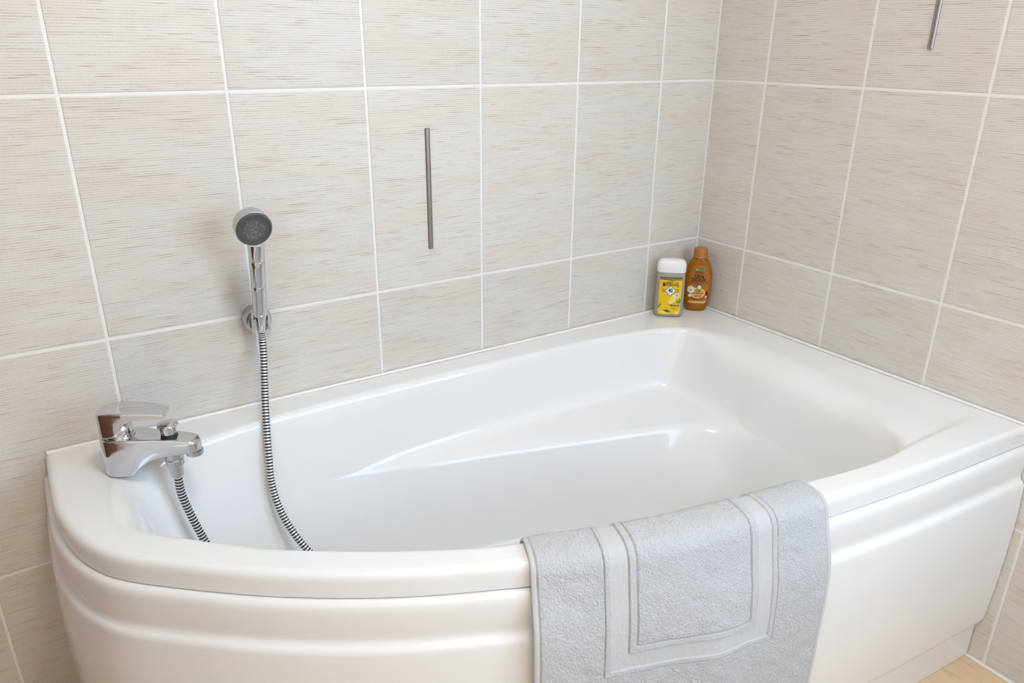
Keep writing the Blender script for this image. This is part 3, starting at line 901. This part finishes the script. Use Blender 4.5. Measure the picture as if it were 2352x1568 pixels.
lab = pr_.poly('label', rect_pts(-.0285, .0285, .0085, .1085, .004), YEL, .0003, sub=6)
def gl(nm, pts, mt, eps=.0006, sub=1): return pr_.poly(nm, pts, mt, eps, lab, sub)
gl('header_band', rect_pts(-.0285, .0285, .1020, .1085, .003), INK, .0005, 5)
pr_.text('GRAND FLACON ENTIEREMENT RECYCLABLE', 0, .1050, .0030, WHITE, .0009, lab, bold=.00004, sx=.92)
pr_.text('LE PETIT', .001, .0990, .0046, INK, .0008, lab, bold=.00010, sx=1.0, spacing=1.15)
for i, ch in enumerate('MARSEILLAIS'):
    t = (i - 5) / 5.0
    wdt = [.0056, .0042, .0041, .0037, .0035, .0024, .0034, .0034, .0042, .0024, .0036]
    x = -.0205 + sum(wdt[:i]) + wdt[i] / 2
    hgt = .0135 - .0050 * (1 - t * t)
    v, f = text_geo(ch, .010, bold=.00012)
    xs = [p[0] for p in v]; zs = [p[1] for p in v]
    k = hgt / (max(zs) - min(zs)); kx = (wdt[i] * .92) / max(max(xs) - min(xs), .0012) if ch != 'I' else .75
    zt = .0963
    pr_.put('lettering', [((p[0] - (max(xs) + min(xs)) / 2) * kx + x, zt - (max(zs) - p[1]) * k) for p in v], f, INK, .0010, lab)
dia = [(-.0125, .0730), (0, .0600), (.0125, .0730), (0, .0860)]
gl('diamond', [(a * 1.12, .0730 + (b - .0730) * 1.12) for a, b in dia], INK, .0006)
gl('diamond', dia, WHITE, .0008)
pr_.text('40', 0, .0733, .0150, INK, .0011, lab, bold=.00045, sx=.72)
for sgn in (-1, 1):
    for dz in (-.0035, 0, .0035):
        a, b = sorted((sgn * (.0150 - abs(dz) * .6 ), sgn * .0225))
        gl('stripe', rect_pts(a, b, .0733 + dz - .00045, .0733 + dz + .00045), INK, .0006)
# lemon wedge, leaves, lemon
w = [(.0005 + .0135 * math.cos(t), .0520 + .0135 * math.sin(t)) for t in np.linspace(math.radians(-118), math.radians(62), 16)]
gl('lemon_wedge', [(a + .0010, b + .0002) for a, b in w], WHITE, .0006); gl('lemon_wedge', [(.0015 + (a - .0015) * .90, .0525 + (b - .0525) * .90) for a, b in w], LEMON, .0008)
gl('badge', ellipse(.0178, .0610, .0060, .0066), WHITE, .0010); gl('badge', ellipse(.0178, .0610, .0048, .0053), plain('badge_grey', (.62, .64, .66), .4), .0012)
pr_.text('97%', .0178, .0610, .0040, INK, .0014, lab)
def leaf(a, b, l, w_, rot):
    c, s_ = math.cos(rot), math.sin(rot); out = []
    for t in np.linspace(0, 1, 9): out.append((l * t, w_ * math.sin(PI * t)))
    for t in np.linspace(1, 0, 9)[1:-1]: out.append((l * t, -w_ * math.sin(PI * t)))
    return [(a + x * c - y * s_, b + x * s_ + y * c) for x, y in out]
gl('leaf', leaf(.0275, .0400, .0130, .0028, math.radians(150)), GREEN, .0008); gl('leaf', leaf(.0275, .0420, .0120, .0026, math.radians(105)), GREEN, .0009)
gl('leaf', leaf(-.0283, .0250, .0165, .0030, math.radians(66)), OLIVE, .0008)
gl('lemon', ellipse(-.0120, .0138, .0130, .0042), LEMON, .0006)
gl('leaf', leaf(-.0150, .0205, .0205, .0036, math.radians(-14)), DKGREEN, .0009)
gl('banner', rect_pts(.0028, .0255, .0320, .0350), INK, .0006); pr_.text('EDITION LIMITEE', .0142, .0335, .0022, WHITE, .0009, lab)
pr_.text('GEL DOUCHE EXTRA DOUX', .0140, .0297, .0018, BROWN, .0007, lab)
pr_.text('VERVEINE', .0120, .0262, .0034, OLIVE, .0007, lab); pr_.text('CITRON', .0158, .0225, .0034, OLIVE, .0007, lab)
gl('white_square', rect_pts(.0172, .0232, .0112, .0172), WHITE, .0006)
pr_.text('40', .0202, .0142, .0030, INK, .0009, lab)
cur = [(.0020, .0350), (-.0020, .0338), (-.0040, .0370), (-.0035, .0410)]
line = catmull([(.0275, .0352), (.0200, .0385), (.0110, .0380), (.0030, .0348), (-.0025, .0342), (-.0042, .0375), (-.0025, .0425), (-.0010, .0465)], 6)
w = .00022
tn = np.gradient(line, axis=0); tn /= np.linalg.norm(tn, axis=1)[:, None]; nm = np.stack([-tn[:, 1], tn[:, 0]], 1)
v = [tuple(p) for q in zip(line + nm * w, line - nm * w) for p in q]
pr_.put('ribbon_line', v, [(2 * i, 2 * i + 1, 2 * i + 3, 2 * i + 2) for i in range(len(line) - 1)], BROWN, .0007, lab)

# amber shampoo bottle
sh = thing('shampoo_bottle', 'amber shampoo bottle with a bronze cap in the corner behind the yellow-labelled bottle', 'bottle', (-.0440, -.0560, DZ + .0003), math.radians(-41))
SL = [(.0190, .0100, 2.4, 0), (.0230, .0132, 2.5, .0008), (.0262, .0155, 2.5, .004), (.0300, .0178, 2.5, .015), (.0335, .0192, 2.5, .032), (.0358, .0198, 2.5, .052), (.0368, .0200, 2.5, .072), (.0366, .0198, 2.5, .088),
      (.0350, .0192, 2.5, .104), (.0318, .0184, 2.4, .118), (.0272, .0172, 2.3, .130), (.0222, .0160, 2.2, .1385), (.0184, .0152, 2.1, .1435), (.0174, .0150, 2, .1455)]
zs_ = [l[3] for l in SL]
def s_at(z, k): return float(np.interp(z, zs_, [l[k] for l in SL]))
zz = np.linspace(0, .1455, 60)
fine = SL[:3] + [(s_at(z, 0), s_at(z, 1), s_at(z, 2), z) for z in zz if z > .006]
# smooth the outline
arr = np.array(fine); 
for _ in range(3): arr[4:-1, :2] = (arr[3:-2, :2] + 2 * arr[4:-1, :2] + arr[5:, :2]) / 4
M_AMBER = liquid('amber_shampoo', (.74, .26, .006), .6, .08)
mesh_obj('shampoo_body', *body_geo([tuple(a) for a in arr]), M_AMBER, sh, 50)
g = Geo().add(*lathe_geo([(.0172, .1450), (.0196, .1455), (.0198, .1475), (.0186, .1490), (.0184, .1500), (.0182, .1650), (.0176, .1685), (.0160, .1700), (.0, .1703)], 44))
cp = g.build('cap', plain('bronze_cap', (.45, .17, .03), .3, .15), sh, 30)
# thumb notch on the cap: a thin crescent
cr_ = [(.0085 * math.cos(t), .1640 + .0085 * math.sin(t)) for t in np.linspace(math.radians(200), math.radians(340), 14)]
cP = np.array([(a, -math.sqrt(max(.0183 ** 2 - a * a, 0)), b) for a, b in cr_])
mesh_obj('thumb_notch', *tube_geo(cP, .0005, 6), plain('bronze_notch', (.62, .30, .07), .3), cp, 60)
def s_depth(a, b):
    w_, d_, e_ = s_at(b, 0), s_at(b, 1), s_at(b, 2)
    return d_ * (1 - min(abs(a) / w_, .995) ** e_) ** (1 / e_)
ps = Print(s_depth, sh)
out = [(.0300 * (1 - abs((z - .072) / .056) ** 2.6) ** (1 / 2.6), z) for z in np.linspace(.0162, .1278, 26)]
lab2 = ps.poly('label', [(-a, b) for a, b in reversed(out)][::-1][::-1] + [(a, b) for a, b in out], ORANGE, .0002, sub=7)
def sl_(nm, pts, mt, eps=.0006, sub=2): return ps.poly(nm, pts, mt, eps, lab2, sub)
sl_('green_ribbon', [(-.0195, .1130), (.0195, .1130), (.0160, .1180), (-.0140, .1180)], DKGREEN, .0005, 4)
ps.text('100%', -.0070, .1152, .0034, WHITE, .0009, lab2, bold=.0001); ps.text('BOUTEILLE RECYCLEE', .0070, .1152, .0017, WHITE, .0009, lab2)
ps.text('GARNIER', 0, .1085, .0072, INK, .0009, lab2, sx=.92); sl_('leaf_mark', ellipse(-.0152, .1088, .0028, .0030), GREEN, .0007)
ps.text('Ultra', .0005, .0985, .0125, INK, .0009, lab2, bold=.0003, sx=.95); ps.text('DOUX', .0005, .0880, .0125, INK, .0009, lab2, bold=.0004, sx=.98)
ps.text('SHAMPOOING NOURRISSANT', .001, .0803, .0036, BROWN, .0009, lab2, sx=.98); ps.text('BRILLANCE', -.002, .0770, .0022, BROWN, .0009, lab2)
sl_('badge', ellipse(.0030, .0685, .0072, .0072), DKGREEN, .0012, 3); sl_('badge', ellipse(.0030, .0685, .0052, .0052), WHITE, .0014, 3); ps.text('94%', .0030, .0685, .0042, INK, .0018, lab2)
sl_('oil_disc', ellipse(-.0005, .0505, .0215, .0165, 32), BROWN, .0005, 5); sl_('oil_disc', ellipse(-.0005, .0520, .0205, .0158, 32), GOLD, .0007, 5)
ps.text('Huiles', -.0005, .0588, .0068, BROWN, .0012, lab2, shear=.3, bold=.0001); ps.text('Merveilleuses', -.0010, .0525, .0066, BROWN, .0012, lab2, shear=.3, sx=.85, bold=.0001)
ps.text('Argan &', .0005, .0460, .0050, BROWN, .0012, lab2, shear=.3); ps.text('Camelia', .0000, .0420, .0050, BROWN, .0012, lab2, shear=.3)
for k in range(6):
    t = 2 * PI * k / 6 + .4
    sl_('petal', ellipse(-.0185 + .0052 * math.cos(t), .0610 + .0058 * math.sin(t), .0045, .0052), CREAM, .0010 + .00015 * k, 2)
sl_('flower_heart', ellipse(-.0190, .0605, .0030, .0032), GOLD, .0022)
sl_('petal', ellipse(-.0200, .0440, .0042, .0042), CREAM, .0012)
sl_('argan_nut', ellipse(.0238, .0510, .0036, .0056, rot=.5), BROWN, .0010); sl_('argan_nut', ellipse(.0222, .0410, .0030, .0056, rot=-.5), plain('nut_shell', (.30, .10, .03), .4), .0010); sl_('almond', ellipse(.0218, .0413, .0020, .0042, rot=-.5), CREAM, .0013)
ps.text('CHEVEUX SECS A ABIMES', 0, .0318, .0026, BROWN, .0009, lab2)
sl_('gold_band', [(-.0235, .0235), (.0215, .0235), (.0245, .0295), (-.0220, .0295)], GOLD, .0005, 4)
ps.text('CHEVEUX NORMAUX', 0, .0266, .0030, CREAM, .0010, lab2)
